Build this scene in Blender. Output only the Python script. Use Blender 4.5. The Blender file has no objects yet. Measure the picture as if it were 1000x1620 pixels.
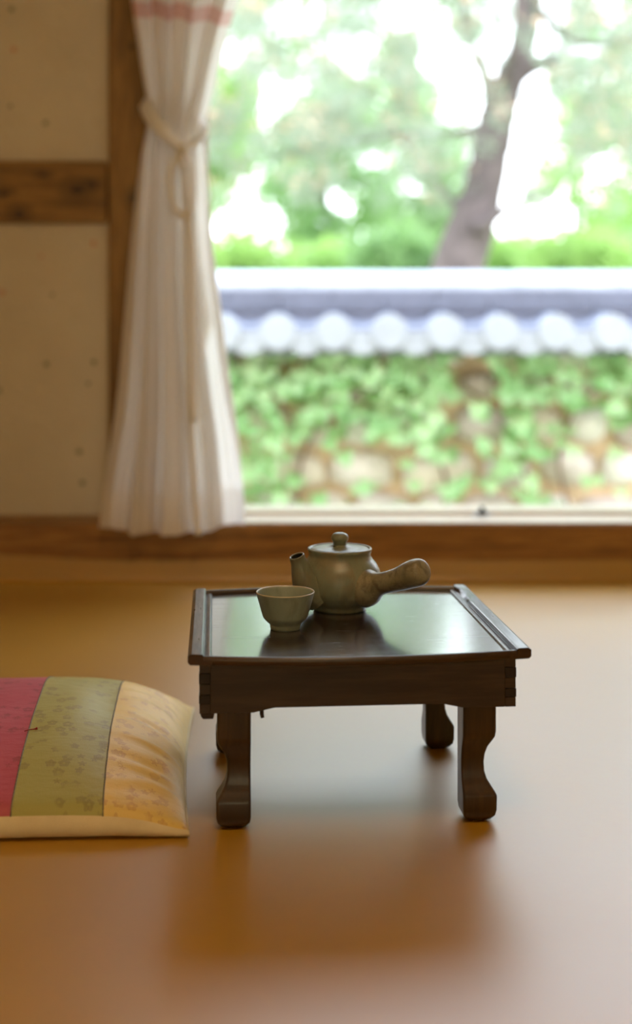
import bpy, math, random
from math import sin, cos, pi, radians, sqrt, atan2, exp
from mathutils import Vector, Matrix, noise

SC = bpy.context.scene
COL = SC.collection

# ------------------------------------------------------------------ camera
EYE = 0.61            # camera height above the room floor (a seated photographer)
FPX = 2000.0          # focal length in pixels of the 1000 px wide frame
HZN = 540.0           # row of the horizon
cd = bpy.data.cameras.new('camera')
cam = bpy.data.objects.new('camera', cd)
COL.objects.link(cam)
cam.location = (0, 0, EYE)
cam.rotation_euler = (pi / 2, 0, 0)
cd.sensor_fit = 'HORIZONTAL'
cd.sensor_width = 36.0
cd.lens = 36.0 * FPX / 1000.0
cd.shift_y = (HZN - 810.0) / 1000.0
cd.clip_start = 0.05
cd.clip_end = 300
cd.dof.use_dof = True
cd.dof.focus_distance = 1.70
cd.dof.aperture_fstop = 2.9
SC.camera = cam

# ------------------------------------------------------------------ sky, fill lamp light, exposure
SKY = 5.4
w = bpy.data.worlds.new('sky')
SC.world = w
w.use_nodes = True
wt = w.node_tree
wt.nodes.clear()
wo = wt.nodes.new('ShaderNodeOutputWorld')
wb = wt.nodes.new('ShaderNodeBackground')
wg = wt.nodes.new('ShaderNodeTexCoord')
ws = wt.nodes.new('ShaderNodeSeparateXYZ')
wr = wt.nodes.new('ShaderNodeValToRGB')
wr.color_ramp.elements[0].position = 0.0
wr.color_ramp.elements[0].color = (0.92, 0.96, 1.0, 1)
wr.color_ramp.elements[1].position = 0.8
wr.color_ramp.elements[1].color = (0.66, 0.82, 1.0, 1)
wt.links.new(wg.outputs['Generated'], ws.inputs[0])
wt.links.new(ws.outputs['Z'], wr.inputs[0])
wt.links.new(wr.outputs[0], wb.inputs['Color'])
wb.inputs['Strength'].default_value = SKY
wt.links.new(wb.outputs[0], wo.inputs['Surface'])

SC.view_settings.view_transform = 'Standard'
SC.view_settings.look = 'None'
SC.view_settings.gamma = 1.0
SC.view_settings.exposure = 0.32
SC.view_settings.use_curve_mapping = False
SC.cycles.use_denoising = True
SC.cycles.max_bounces = 10
SC.cycles.diffuse_bounces = 6
SC.cycles.transmission_bounces = 6
SC.cycles.sample_clamp_indirect = 8.0

FILL_W = 85.0         # added fill lamp that warms and brightens the room, unseen above the frame

# ------------------------------------------------------------------ helpers
def at(px, py, d):
    """world point seen at pixel (px, py) that stands d metres in front of the lens"""
    return Vector(((px - 500.0) * d / FPX, d, EYE - (py - HZN) * d / FPX))


def srgb(r, g, b):
    f = lambda c: (c / 255 / 12.92) if c / 255 <= 0.04045 else ((c / 255 + 0.055) / 1.055) ** 2.4
    return (f(r), f(g), f(b), 1)


def obj(name, verts, faces, mat, parent=None, smooth=False, uv=None):
    me = bpy.data.meshes.new(name)
    me.from_pydata([tuple(v) for v in verts], [], faces)
    if uv:
        l = me.uv_layers.new(name='UVMap')
        for p in me.polygons:
            for li in p.loop_indices:
                l.data[li].uv = uv[me.loops[li].vertex_index]
    if smooth:
        me.polygons.foreach_set('use_smooth', [True] * len(me.polygons))
    me.materials.append(mat)
    me.update()
    o = bpy.data.objects.new(name, me)
    COL.objects.link(o)
    o.parent = parent
    return o


def bev(o, wd, seg=2, ang=40):
    m = o.modifiers.new('bevel', 'BEVEL')
    m.width = wd
    m.segments = seg
    m.limit_method = 'ANGLE'
    m.angle_limit = radians(ang)
    o.data.polygons.foreach_set('use_smooth', [True] * len(o.data.polygons))
    m.harden_normals = True
    return o


def tag(o, label, cat, group=None, kind=None):
    o['label'] = label
    o['category'] = cat
    if group:
        o['group'] = group
    if kind:
        o['kind'] = kind
    return o


def thing(name, label, cat, loc=(0, 0, 0), rz=0.0, group=None):
    o = bpy.data.objects.new(name, None)
    COL.objects.link(o)
    o.location = loc
    o.rotation_euler = (0, 0, rz)
    o.empty_display_size = 0.05
    return tag(o, label, cat, group)


def struct(o):
    o['kind'] = 'structure'
    return o


def box(x0, x1, y0, y1, z0, z1):
    v = [(x, y, z) for z in (z0, z1) for y in (y0, y1) for x in (x0, x1)]
    f = [(0, 2, 3, 1), (4, 5, 7, 6), (0, 1, 5, 4), (2, 6, 7, 3), (0, 4, 6, 2), (1, 3, 7, 5)]
    return v, f


def boxes(lst):
    V, F = [], []
    for b in lst:
        v, f = box(*b)
        n = len(V)
        V += v
        F += [tuple(i + n for i in q) for q in f]
    return V, F


def rings(rs, close=True, caps=(True, True)):
    """loft equal-count rings of points"""
    V, F = [], []
    n = len(rs[0])
    for r in rs:
        V += [Vector(p) for p in r]
    m = n if close else n - 1
    for k in range(len(rs) - 1):
        for i in range(m):
            j = (i + 1) % n
            F.append((k * n + i, k * n + j, (k + 1) * n + j, (k + 1) * n + i))
    if close and caps[0]:
        F.append(tuple(reversed(range(n))))
    if close and caps[1]:
        F.append(tuple(range((len(rs) - 1) * n, len(rs) * n)))
    return V, F


def lathe(prof, seg=56, wob=0.0, seed=0):
    rs = []
    for (r, z) in prof:
        ring = []
        for i in range(seg):
            a = 2 * pi * i / seg
            q = r * (1 + wob * noise.noise((cos(a) * 1.2 + seed, sin(a) * 1.2, z * 25)))
            ring.append((q * cos(a), q * sin(a), z))
        rs.append(ring)
    return rings(rs)


def tube(path, rad, seg=12, caps=(True, True), rough=0.0, up=None):
    path = [Vector(p) for p in path]
    rs = []
    u = up or Vector((0, 0, 1))
    t0 = (path[1] - path[0]).normalized()
    if abs(t0.dot(u)) > 0.9:
        u = Vector((1, 0, 0))
    side = t0.cross(u).normalized()
    for i, p in enumerate(path):
        t = (path[min(i + 1, len(path) - 1)] - path[max(i - 1, 0)]).normalized()
        side = (side - t * side.dot(t)).normalized()
        b = t.cross(side)
        r = rad[i] if isinstance(rad, (list, tuple)) else rad
        ring = []
        for k in range(seg):
            a = 2 * pi * k / seg
            q = r * (1 + (rough * noise.noise((cos(a) * 1.5, sin(a) * 1.5, i * 0.8 + p.x * 3)) if rough else 0))
            ring.append(p - side * cos(a) * q + b * sin(a) * q)
        rs.append(ring)
    return rings(rs, True, caps)


def spline(pts, n):
    """Catmull-Rom through tuples of any length"""
    out = []
    P = [pts[0]] + list(pts) + [pts[-1]]
    for i in range(1, len(P) - 2):
        for k in range(n):
            t = k / n
            out.append(tuple(0.5 * (2 * b + (c - a) * t + (2 * a - 5 * b + 4 * c - d) * t * t + (3 * b - a - 3 * c + d) * t ** 3)
                             for a, b, c, d in zip(P[i - 1], P[i], P[i + 1], P[i + 2])))
    out.append(tuple(pts[-1]))
    return out


def interp(tab, x):
    if x <= tab[0][0]:
        return tab[0][1]
    for (a, b), (c, d) in zip(tab, tab[1:]):
        if x <= c:
            return b + (d - b) * (x - a) / (c - a)
    return tab[-1][1]


def prism(poly, axis, a, b):
    """extrude a polygon of (p, q) along axis: 'y' -> (p, *, q), 'x' -> (*, p, q), 'z' -> (p, q, *)"""
    put = {'y': lambda p, q, s: (p, s, q), 'x': lambda p, q, s: (s, p, q), 'z': lambda p, q, s: (p, q, s)}[axis]
    return rings([[put(p, q, a) for p, q in poly], [put(p, q, b) for p, q in poly]])


def join(parts):
    V, F = [], []
    for v, f in parts:
        n = len(V)
        V += list(v)
        F += [tuple(i + n for i in q) for q in f]
    return V, F


# ------------------------------------------------------------------ materials
class Mat:
    def __init__(s, name):
        s.m = bpy.data.materials.new(name)
        s.m.use_nodes = True
        s.t = s.m.node_tree
        s.b = s.t.nodes['Principled BSDF']
        s.out = s.t.nodes['Material Output']
        s.tc = s.n('ShaderNodeTexCoord')

    def n(s, kind, **kw):
        x = s.t.nodes.new(kind)
        for k, v in kw.items():
            setattr(x, k, v)
        return x

    def set(s, node, key, v):
        if isinstance(v, bpy.types.NodeSocket):
            s.t.links.new(v, node.inputs[key])
        elif v is not None:
            node.inputs[key].default_value = v

    def p(s, **kw):
        for k, v in kw.items():
            s.set(s.b, k.replace('_', ' '), v)
        return s

    def co(s, scale=(1, 1, 1), rot=(0, 0, 0), loc=(0, 0, 0), src='Object'):
        x = s.n('ShaderNodeMapping')
        s.set(x, 'Vector', s.tc.outputs[src])
        x.inputs['Scale'].default_value = scale
        x.inputs['Rotation'].default_value = rot
        x.inputs['Location'].default_value = loc
        return x.outputs[0]

    def noise(s, vec, scale, detail=4, rough=0.55, dist=0.0, col=False):
        x = s.n('ShaderNodeTexNoise')
        s.set(x, 'Vector', vec)
        s.set(x, 'Scale', scale)
        s.set(x, 'Detail', detail)
        s.set(x, 'Roughness', rough)
        s.set(x, 'Distortion', dist)
        return x.outputs['Color' if col else 'Fac']

    def vor(s, vec, scale, out='Distance', feature='F1', rnd=1.0, dim='3D'):
        x = s.n('ShaderNodeTexVoronoi', feature=feature, voronoi_dimensions=dim)
        s.set(x, 'Vector', vec)
        s.set(x, 'Scale', scale)
        s.set(x, 'Randomness', rnd)
        return x.outputs[out]

    def ramp(s, fac, stops):
        x = s.n('ShaderNodeValToRGB')
        e = x.color_ramp.elements
        while len(e) < len(stops):
            e.new(0.5)
        for i, (p, c) in enumerate(stops):
            e[i].position = p
            e[i].color = c if isinstance(c, (tuple, list)) else (c, c, c, 1)
        s.set(x, 'Fac', fac)
        return x.outputs[0]

    def math(s, op, a, b=0.0, clamp=False):
        x = s.n('ShaderNodeMath', operation=op, use_clamp=clamp)
        s.set(x, 0, a)
        s.set(x, 1, b)
        return x.outputs[0]

    def mix(s, fac, a, b, mode='MIX'):
        x = s.n('ShaderNodeMix', data_type='RGBA', blend_type=mode)
        s.set(x, 0, fac)
        s.set(x, 6, a)
        s.set(x, 7, b)
        return x.outputs[2]

    def bump(s, h, strength=0.2, dist=0.01):
        x = s.n('ShaderNodeBump')
        s.set(x, 'Strength', strength)
        s.set(x, 'Distance', dist)
        s.set(x, 'Height', h)
        s.set(s.b, 'Normal', x.outputs[0])
        return s

    def translucent(s, color, fac, normal=None):
        tr = s.n('ShaderNodeBsdfTranslucent')
        s.set(tr, 'Color', color)
        mx = s.n('ShaderNodeMixShader')
        s.set(mx, 0, fac)
        s.t.links.new(s.b.outputs[0], mx.inputs[1])
        s.t.links.new(tr.outputs[0], mx.inputs[2])
        s.t.links.new(mx.outputs[0], s.out.inputs['Surface'])
        return s


def wood(name, dark, mid, light, axis='x', knots=(), rough=0.55, scale=1.0, coat=0.0, bump=0.15, spec=0.4):
    k = Mat(name)
    st = {'x': (1.2, 14, 14), 'y': (14, 1.2, 14), 'z': (14, 14, 1.2)}[axis]
    v = k.co(tuple(a * scale for a in st))
    g = k.noise(v, 2.2, 6, 0.6, 0.6)
    f = k.noise(v, 11, 4, 0.6, 0.2)
    base = k.ramp(g, [(0.30, dark), (0.5, mid), (0.72, light)])
    base = k.mix(k.ramp(f, [(0.42, 0.0), (0.62, 0.45)]), base, dark)
    for (x, y, z, r, ex) in knots:
        sc = {'x': (1 / ex, 1, 1), 'z': (1, 1, 1 / ex)}[axis]
        d = k.n('ShaderNodeVectorMath', operation='SUBTRACT')
        warp = k.n('ShaderNodeVectorMath', operation='MULTIPLY_ADD')
        k.set(warp, 0, k.noise(k.co(), 30, 2, 0.5, 0, True))
        warp.inputs[1].default_value = (0.012, 0.012, 0.012)
        k.set(warp, 2, k.tc.outputs['Object'])
        k.set(d, 0, warp.outputs[0])
        d.inputs[1].default_value = (x + 0.006, y + 0.006, z + 0.006)
        m = k.n('ShaderNodeVectorMath', operation='MULTIPLY')
        k.set(m, 0, d.outputs[0])
        m.inputs[1].default_value = (sc[0], 0.2, sc[2])
        l = k.n('ShaderNodeVectorMath', operation='LENGTH')
        k.set(l, 0, m.outputs[0])
        q = k.math('DIVIDE', l.outputs['Value'], r)
        ring = k.math('SINE', k.math('MULTIPLY', q, 11.0))
        halo = k.ramp(q, [(0.0, 1.0), (0.45, 0.75), (0.6, 0.35), (1.0, 0.15), (1.9 / 2, 0.0)][:4] + [(1.0, 0.0)])
        body = k.math('MULTIPLY', halo, k.math('ADD', k.math('MULTIPLY', ring, 0.25), 0.75))
        base = k.mix(body, base, tuple(c * 0.28 for c in dark[:3]) + (1,))
    k.p(Base_Color=base, Roughness=k.ramp(f, [(0.3, rough - 0.06), (0.7, rough + 0.08)]), Specular_IOR_Level=spec,
        Coat_Weight=coat, Coat_Roughness=0.12)
    k.bump(k.math('ADD', g, k.math('MULTIPLY', f, 0.5)), bump, 0.003)
    return k.m


def plain(name, col, rough=0.6, var=0.12, scale=20, bump=0.1, spec=0.4, metal=0.0):
    k = Mat(name)
    f = k.noise(k.co(), scale, 5, 0.6)
    lo = tuple(c * (1 - var) for c in col[:3]) + (1,)
    hi = tuple(min(1, c * (1 + var)) for c in col[:3]) + (1,)
    k.p(Base_Color=k.ramp(f, [(0.3, lo), (0.7, hi)]), Roughness=rough, Specular_IOR_Level=spec, Metallic=metal)
    if bump:
        k.bump(f, bump, 0.01)
    return k.m


M = {}
# oiled-paper floor: ochre, faintly mottled, satin varnish
k = Mat('oiled_paper_floor')
v = k.co()
a = k.noise(v, 1.6, 4, 0.6)
b = k.noise(v, 60, 4, 0.7)
c = k.ramp(a, [(0.3, (0.345, 0.168, 0.005, 1)), (0.7, (0.40, 0.205, 0.008, 1))])
c = k.mix(k.ramp(b, [(0.35, 0.0), (0.75, 0.25)]), c, (0.36, 0.14, 0.01, 1))
k.p(Base_Color=c, Roughness=k.ramp(a, [(0.3, 0.38), (0.7, 0.44)]), Specular_IOR_Level=0.9, Coat_Weight=0.5, Coat_Roughness=0.38)
k.bump(k.math('ADD', k.math('MULTIPLY', k.noise(v, 9, 3, 0.5), 0.6), k.math('MULTIPLY', b, 0.14)), 0.10, 0.006)
M['floor'] = k.m

# wall paper with pulp relief and pressed leaf flecks
k = Mat('mulberry_paper_wall')
v = k.co()
a = k.noise(v, 3.0, 4, 0.6)
r = k.noise(v, 75, 3, 0.6)
c = k.ramp(a, [(0.3, (0.57, 0.48, 0.34, 1)), (0.7, (0.64, 0.555, 0.41, 1))])
vf = k.co(rot=(pi / 2, 0, 0))
vd = k.vor(vf, 9.5, dim='2D')
vc = k.n('ShaderNodeSeparateColor')
k.set(vc, 0, k.vor(vf, 9.5, 'Color', dim='2D'))
isf = k.math('MULTIPLY', k.math('LESS_THAN', vd, k.math('ADD', k.math('MULTIPLY', vc.outputs[1], 0.03), 0.045)), k.math('LESS_THAN', vc.outputs[0], 0.45))
fc = k.mix(k.math('GREATER_THAN', vc.outputs[2], 0.72), (0.10, 0.12, 0.035, 1), (0.55, 0.20, 0.10, 1))
c = k.mix(k.math('MULTIPLY', isf, 0.75), c, fc)
k.p(Base_Color=c, Roughness=0.85, Specular_IOR_Level=0.2)
k.bump(r, 0.9, 0.012)
M['paper'] = k.m

WD, WM, WL = (0.11, 0.050, 0.009, 1), (0.24, 0.118, 0.024, 1), (0.33, 0.170, 0.040, 1)
D_POST = 3.33
kn = []
for (px, py, r, ex) in ((122, 300, .046, 1.25), (146, 292, .022, 1.5), (30, 338, .036, 1.3), (68, 276, .020, 1.8), (6, 306, .022, 2.0)):
    q = at(px, py, 3.335)
    kn.append((q.x, q.y, q.z, r, ex))
M['wood_beam'] = wood('pine_beam', WD, WM, WL, 'x', kn)
q1, q2 = at(211, 314, D_POST), at(208, 74, D_POST)
M['wood_post'] = wood('pine_post', WD, WM, WL, 'z', [(q1.x, q1.y, q1.z, .03, 1.4), (q2.x, q2.y, q2.z, .012, 1.4)])
M['wood_sill'] = wood('pine_sill', (0.13, 0.054, 0.010, 1), (0.29, 0.128, 0.028, 1), (0.39, 0.185, 0.045, 1), 'x')
M['wood_rail'] = wood('glare_rail', (0.52, 0.40, 0.27, 1), (0.64, 0.52, 0.38, 1), (0.70, 0.60, 0.46, 1), 'x', rough=0.30, spec=0.9, coat=0.3)  # paled so the colour itself carries the sky glare on the sill
M['ceiling'] = plain('ceiling_paper', (0.70, 0.58, 0.40, 1), 0.9)
M['black_metal'] = plain('black_iron', (0.02, 0.02, 0.025, 1), 0.4, metal=0.4)
M['steel'] = plain('steel_plate', (0.45, 0.47, 0.52, 1), 0.35, metal=0.8)

# curtain cotton: off-white with a woven coral band, light passes through
k = Mat('curtain_cotton')
sx = k.n('ShaderNodeSeparateXYZ')
k.set(sx, 0, k.tc.outputs['UV'])
vv = sx.outputs[1]
weave = k.noise(k.co((60, 900, 900), src='UV'), 3, 3, 0.6)
band = k.math('MULTIPLY', k.math('GREATER_THAN', vv, 0.7615), k.math('LESS_THAN', vv, 0.7835))
band2 = k.math('MULTIPLY', k.math('GREATER_THAN', vv, 0.7715), k.math('LESS_THAN', vv, 0.7740))
bf = k.math('SUBTRACT', k.math('MULTIPLY', band, 0.85), k.math('MULTIPLY', band2, 0.3))
c = k.mix(bf, (0.77, 0.70, 0.62, 1), (0.60, 0.26, 0.18, 1))
hem = k.math('LESS_THAN', vv, 0.056)
k.p(Base_Color=c, Roughness=0.9, Specular_IOR_Level=0.1)
k.bump(weave, 0.15, 0.002)
k.translucent(k.mix(0.3, c, (0.95, 0.95, 0.95, 1)), k.math('SUBTRACT', 0.56, k.math('MULTIPLY', hem, 0.16)))
M['curtain'] = k.m
k = Mat('ribbon_cotton')
k.p(Base_Color=(0.82, 0.77, 0.71, 1), Roughness=0.9, Specular_IOR_Level=0.1)
k.bump(k.noise(k.co(), 400, 3), 0.15, 0.002)
k.translucent((0.85, 0.82, 0.78, 1), 0.4)
M['ribbon'] = k.m

# dark varnished table woods
TD, TM, TL = (0.020, 0.0085, 0.0035, 1), (0.042, 0.018, 0.0075, 1), (0.070, 0.031, 0.013, 1)
M['top'] = wood('dark_varnished_top', (0.012, 0.004, 0.003, 1), (0.026, 0.009, 0.007, 1), (0.045, 0.016, 0.011, 1), 'x', rough=0.20, coat=1.0, bump=0.03, spec=0.6)
M['rail_x'] = wood('dark_rim_across', TD, TM, TL, 'x', rough=0.33, coat=0.3, bump=0.06)
M['rail_y'] = wood('dark_rim_along', TD, TM, TL, 'y', rough=0.33, coat=0.3, bump=0.06)
M['apron'] = wood('brown_apron_across', (0.026, 0.0125, 0.0055, 1), (0.052, 0.026, 0.011, 1), (0.08, 0.041, 0.018, 1), 'x', rough=0.45, bump=0.08)
M['apron_y'] = wood('brown_apron_along', (0.026, 0.0125, 0.0055, 1), (0.052, 0.026, 0.011, 1), (0.08, 0.041, 0.018, 1), 'y', rough=0.45, bump=0.08)
M['endgrain'] = plain('dark_end_grain', (0.022, 0.009, 0.004, 1), 0.55, 0.3, 120)
M['leg'] = wood('dark_leg', (0.018, 0.007, 0.002, 1), (0.042, 0.018, 0.0045, 1), (0.08, 0.037, 0.009, 1), 'z', rough=0.36, coat=0.25, bump=0.06)


def ceramic(name, lo, hi, patch, amt, rough=0.32, crack=0.0, pscale=26, rim=0):
    k = Mat(name)
    v = k.co()
    a = k.noise(v, pscale, 5, 0.62, 0.8)
    f = k.noise(v, 300, 3, 0.7)
    c = k.ramp(k.noise(v, 12, 3, 0.5), [(0.35, lo), (0.65, hi)])
    c = k.mix(k.ramp(a, [(0.47, 0.0), (0.62, amt)]), c, patch)
    c = k.mix(k.ramp(f, [(0.60, 0.0), (0.75, 0.35)]), c, tuple(x * 0.45 for x in lo[:3]) + (1,))
    dr_ = k.noise(k.co((1, 1, .3)), 60, 3, 0.6)
    c = k.mix(k.ramp(dr_, [(0.5, 0.0), (0.72, 0.5)]), c, tuple(x * 0.55 for x in lo[:3]) + (1,))
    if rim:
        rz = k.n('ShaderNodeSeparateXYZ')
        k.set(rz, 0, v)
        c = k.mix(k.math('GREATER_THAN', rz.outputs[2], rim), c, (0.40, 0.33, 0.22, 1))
    if crack:
        e = k.vor(k.co(), 95, 'Distance', 'DISTANCE_TO_EDGE')
        c = k.mix(k.math('MULTIPLY', k.math('LESS_THAN', e, 0.045), crack), c, (0.03, 0.022, 0.012, 1))
    k.p(Base_Color=c, Roughness=k.ramp(a, [(0.3, rough - 0.05), (0.7, rough + 0.1)]), Specular_IOR_Level=0.5)
    k.bump(k.math('ADD', a, k.math('MULTIPLY', f, 0.3)), 0.12, 0.002)
    return k.m


M['celadon'] = ceramic('grey_green_glaze', (0.150, 0.155, 0.098, 1), (0.235, 0.238, 0.16, 1), (0.19, 0.138, 0.072, 1), 0.65)
M['celadon_dark'] = ceramic('mottled_handle_glaze', (0.19, 0.155, 0.088, 1), (0.25, 0.21, 0.125, 1), (0.10, 0.07, 0.035, 1), 0.75, 0.34, 0.12, 55)
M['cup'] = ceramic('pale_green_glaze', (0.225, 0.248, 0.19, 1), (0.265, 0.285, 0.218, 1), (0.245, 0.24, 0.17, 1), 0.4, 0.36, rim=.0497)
M['hole'] = plain('hollow_shade', (0.008, 0.006, 0.004, 1), 0.8, bump=0)  # near-black colour stands for the shade inside the openings


def silk(name, col, motif, sheen):
    k = Mat(name)
    sx = k.n('ShaderNodeSeparateXYZ')
    v = k.co()
    dv = k.n('ShaderNodeVectorMath', operation='MULTIPLY_ADD')
    k.set(dv, 0, k.noise(v, 14, 2, 0.5, 0, True))
    dv.inputs[1].default_value = (0.012, 0.012, 0)
    flat = k.n('ShaderNodeVectorMath', operation='MULTIPLY')
    k.set(flat, 0, v)
    flat.inputs[1].default_value = (1, 1, 0)
    k.set(dv, 2, flat.outputs[0])
    vec = dv.outputs[0]
    masks = []
    for sc, rad, pet in ((17, 0.40, 5), (58, 0.42, 5)):
        vo = k.n('ShaderNodeTexVoronoi')
        k.set(vo, 'Vector', vec)
        vo.inputs['Scale'].default_value = sc
        vo.inputs['Randomness'].default_value = 0.75
        sub = k.n('ShaderNodeVectorMath', operation='SUBTRACT')
        k.set(sub, 0, vec)
        k.set(sub, 1, vo.outputs['Position'])
        se = k.n('ShaderNodeSeparateXYZ')
        k.set(se, 0, sub.outputs[0])
        ang = k.math('ARCTAN2', se.outputs[1], se.outputs[0])
        wv = k.math('MULTIPLY', k.math('SINE', k.math('MULTIPLY', ang, float(pet))), 0.05)
        lim = k.math('ADD', wv, rad)
        inside = k.math('LESS_THAN', vo.outputs['Distance'], lim)
        core = k.math('LESS_THAN', vo.outputs['Distance'], rad * 0.3)
        masks.append(k.math('SUBTRACT', inside, k.math('MULTIPLY', core, 0.8)))
    patch = k.ramp(k.noise(flat.outputs[0], 15, 2, 0.5), [(0.46, 0.0), (0.52, 1.0)])
    mk = k.math('MULTIPLY', k.math('MAXIMUM', k.math('MULTIPLY', masks[0], 0.0), masks[1]), patch)
    weave = k.noise(k.co((1500, 150, 100)), 1, 2, 0.5)
    mk = k.math('MULTIPLY', mk, k.ramp(weave, [(0.3, 0.35), (0.7, 0.75)]))
    c = k.mix(mk, col, motif)
    k.p(Base_Color=c, Roughness=0.5, Specular_IOR_Level=0.35, Sheen_Weight=0.2, Sheen_Roughness=0.4, Sheen_Tint=sheen)
    k.bump(k.math('ADD', k.math('MULTIPLY', weave, 0.3), k.noise(k.co((18, 50, 18)), 2.0, 3, 0.5)), 0.22, 0.004)
    return k.m


M['silk_yellow'] = silk('gold_silk', (0.66, 0.44, 0.115, 1), (0.48, 0.25, 0.08, 1), (1, 0.9, 0.6, 1))
M['silk_green'] = silk('olive_silk', (0.33, 0.285, 0.068, 1), (0.20, 0.15, 0.045, 1), (0.9, 0.95, 0.6, 1))
M['silk_pink'] = silk('crimson_silk', (0.40, 0.062, 0.085, 1), (0.20, 0.032, 0.032, 1), (1, 0.6, 0.7, 1))
k = Mat('cream_cotton')
k.p(Base_Color=k.ramp(k.noise(k.co(), 16, 4, 0.6), [(0.3, (0.60, 0.47, 0.27, 1)), (0.7, (0.70, 0.57, 0.35, 1))]), Roughness=0.85, Specular_IOR_Level=0.15)
k.bump(k.math('ADD', k.noise(k.co((900, 900, 900)), 1, 2), k.noise(k.co((12, 30, 30)), 1.5, 3)), 0.25, 0.003)
M['cream'] = k.m
M['seam'] = plain('grey_seam_thread', (0.17, 0.14, 0.09, 1), 0.8, 0.3, 300)
M['thread_red'] = plain('red_thread', (0.25, 0.02, 0.015, 1), 0.8)

# outdoors
M['mortar'] = plain('ochre_earth_mortar', (0.56, 0.39, 0.25, 1), 0.95, 0.25, 14, 0.5)
STONE = [plain('field_stone', c, 0.9, 0.18, 16, 0.5) for c in
         ((0.68, 0.58, 0.52, 1), (0.60, 0.50, 0.45, 1), (0.72, 0.65, 0.60, 1), (0.54, 0.44, 0.40, 1), (0.66, 0.55, 0.46, 1))]
M['tile'] = plain('grey_clay_tile', (0.22, 0.22, 0.275, 1), 0.6, 0.12, 12, 0.15)
M['tile_dark'] = plain('grey_ridge_tile', (0.165, 0.165, 0.21, 1), 0.6, 0.12, 12, 0.15)
M['tile_cap'] = plain('glare_cap_tile', (0.46, 0.47, 0.53, 1), 0.6, 0.1, 12, 0.1)  # paler than the other tiles, sky glare put into the colour
M['plaster'] = plain('white_lime_plaster', (0.40, 0.40, 0.435, 1), 0.8, 0.05, 12, 0.1)


def leafmat(name, lo, hi, tr, fac=0.4, scale=6.0):
    k = Mat(name)
    oi = k.n('ShaderNodeObjectInfo')
    g = k.noise(k.co(src='Object'), scale, 3, 0.6)
    r = k.math('ADD', k.math('MULTIPLY', g, 0.7), k.math('MULTIPLY', oi.outputs['Random'], 0.35))
    c = k.ramp(r, [(0.28, lo), (0.72, hi)])
    k.p(Base_Color=c, Roughness=0.5, Specular_IOR_Level=0.35)
    k.translucent(tr, fac)
    return k.m


M['ivy'] = leafmat('ivy_leaf', (0.20, 0.40, 0.14, 1), (0.58, 0.74, 0.42, 1), (0.52, 0.74, 0.30, 1), 0.32)
M['vine'] = plain('vine_bark', (0.20, 0.11, 0.07, 1), 0.9)
M['bark'] = plain('pine_bark', (0.14, 0.105, 0.102, 1), 0.95, 0.3, 9, 0.6)
M['bark_dark'] = plain('thin_bark', (0.09, 0.085, 0.075, 1), 0.95, 0.3, 9, 0.4)
M['needle'] = leafmat('pine_needles', (0.27, 0.30, 0.235, 1), (0.42, 0.46, 0.37, 1), (0.38, 0.45, 0.30, 1), 0.35, 2.0)
M['candle'] = plain('pine_candle', (0.72, 0.48, 0.34, 1), 0.8)
M['leaf_a'] = leafmat('fresh_leaves', (0.20, 0.35, 0.09, 1), (0.42, 0.58, 0.21, 1), (0.42, 0.60, 0.17, 1), 0.5, 1.2)
M['leaf_b'] = leafmat('mid_green_leaves', (0.16, 0.28, 0.11, 1), (0.32, 0.46, 0.21, 1), (0.32, 0.50, 0.18, 1), 0.45, 1.2)
M['leaf_c'] = leafmat('pale_leaves', (0.24, 0.34, 0.18, 1), (0.42, 0.52, 0.30, 1), (0.40, 0.55, 0.25, 1), 0.5, 1.2)
M['grass'] = plain('garden_grass', (0.20, 0.27, 0.09, 1), 0.95, 0.3, 5, 0.4)

# ------------------------------------------------------------------ room shell
XL, XR, YB, ZC = -1.75, 2.25, -2.1, 2.30
YW = 3.353                      # inner face of the paper wall on the window side
XJL, XJR = -0.316, 1.50         # window opening
ZS, ZT = 0.149, 1.98            # sill and lintel


V, F = [], []
for j in range(13):
    for i in range(11):
        V.append((XL + (XR - XL) * i / 10, YB + (3.22 - YB) * j / 12, 0.0))
for j in range(12):
    for i in range(10):
        a = j * 11 + i
        F.append((a, a + 1, a + 12, a + 11))
struct(obj('floor', V, F, M['floor'], smooth=True))
struct(obj('trim_1', *box(XL - .2, XR + .2, YB - .2, 3.6, -0.25, -0.012), M['mortar']))      # slab under the floor paper

# window-side wall: two paper panels, waist beam, post, sill beam
zb0, zb1 = at(0, 352, 3.335).z, at(0, 254, 3.335).z
struct(obj('wall_back', *boxes([(XL, -0.53, YW, YW + .14, 0.145, zb0 + .01), (XL, -0.53, YW, YW + .14, zb1 - .01, ZC),
                               (XJR + .2, XR, YW, YW + .14, 0.10, ZC), (-0.55, XJR + .22, YW, YW + .14, ZT + .16, ZC)]), M['paper']))
o = struct(bev(obj('trim_2', *box(XL, at(169, 0, 3.335).x, 3.335, YW + .12, zb0, zb1), M['wood_beam']), 0.004))
xp = at(171, 0, D_POST).x
o = struct(bev(obj('trim_3', *box(xp, XJL, D_POST, 3.54, 0.145, ZC), M['wood_post']), 0.006))
o = struct(bev(obj('trim_4', *box(XJR, XJR + .24, D_POST, 3.54, 0.145, ZC), M['wood_post']), 0.006))
o = struct(bev(obj('trim_5', *box(XJL, XJR, D_POST, 3.54, ZT, ZT + .17), M['wood_beam']), 0.006))
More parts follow.
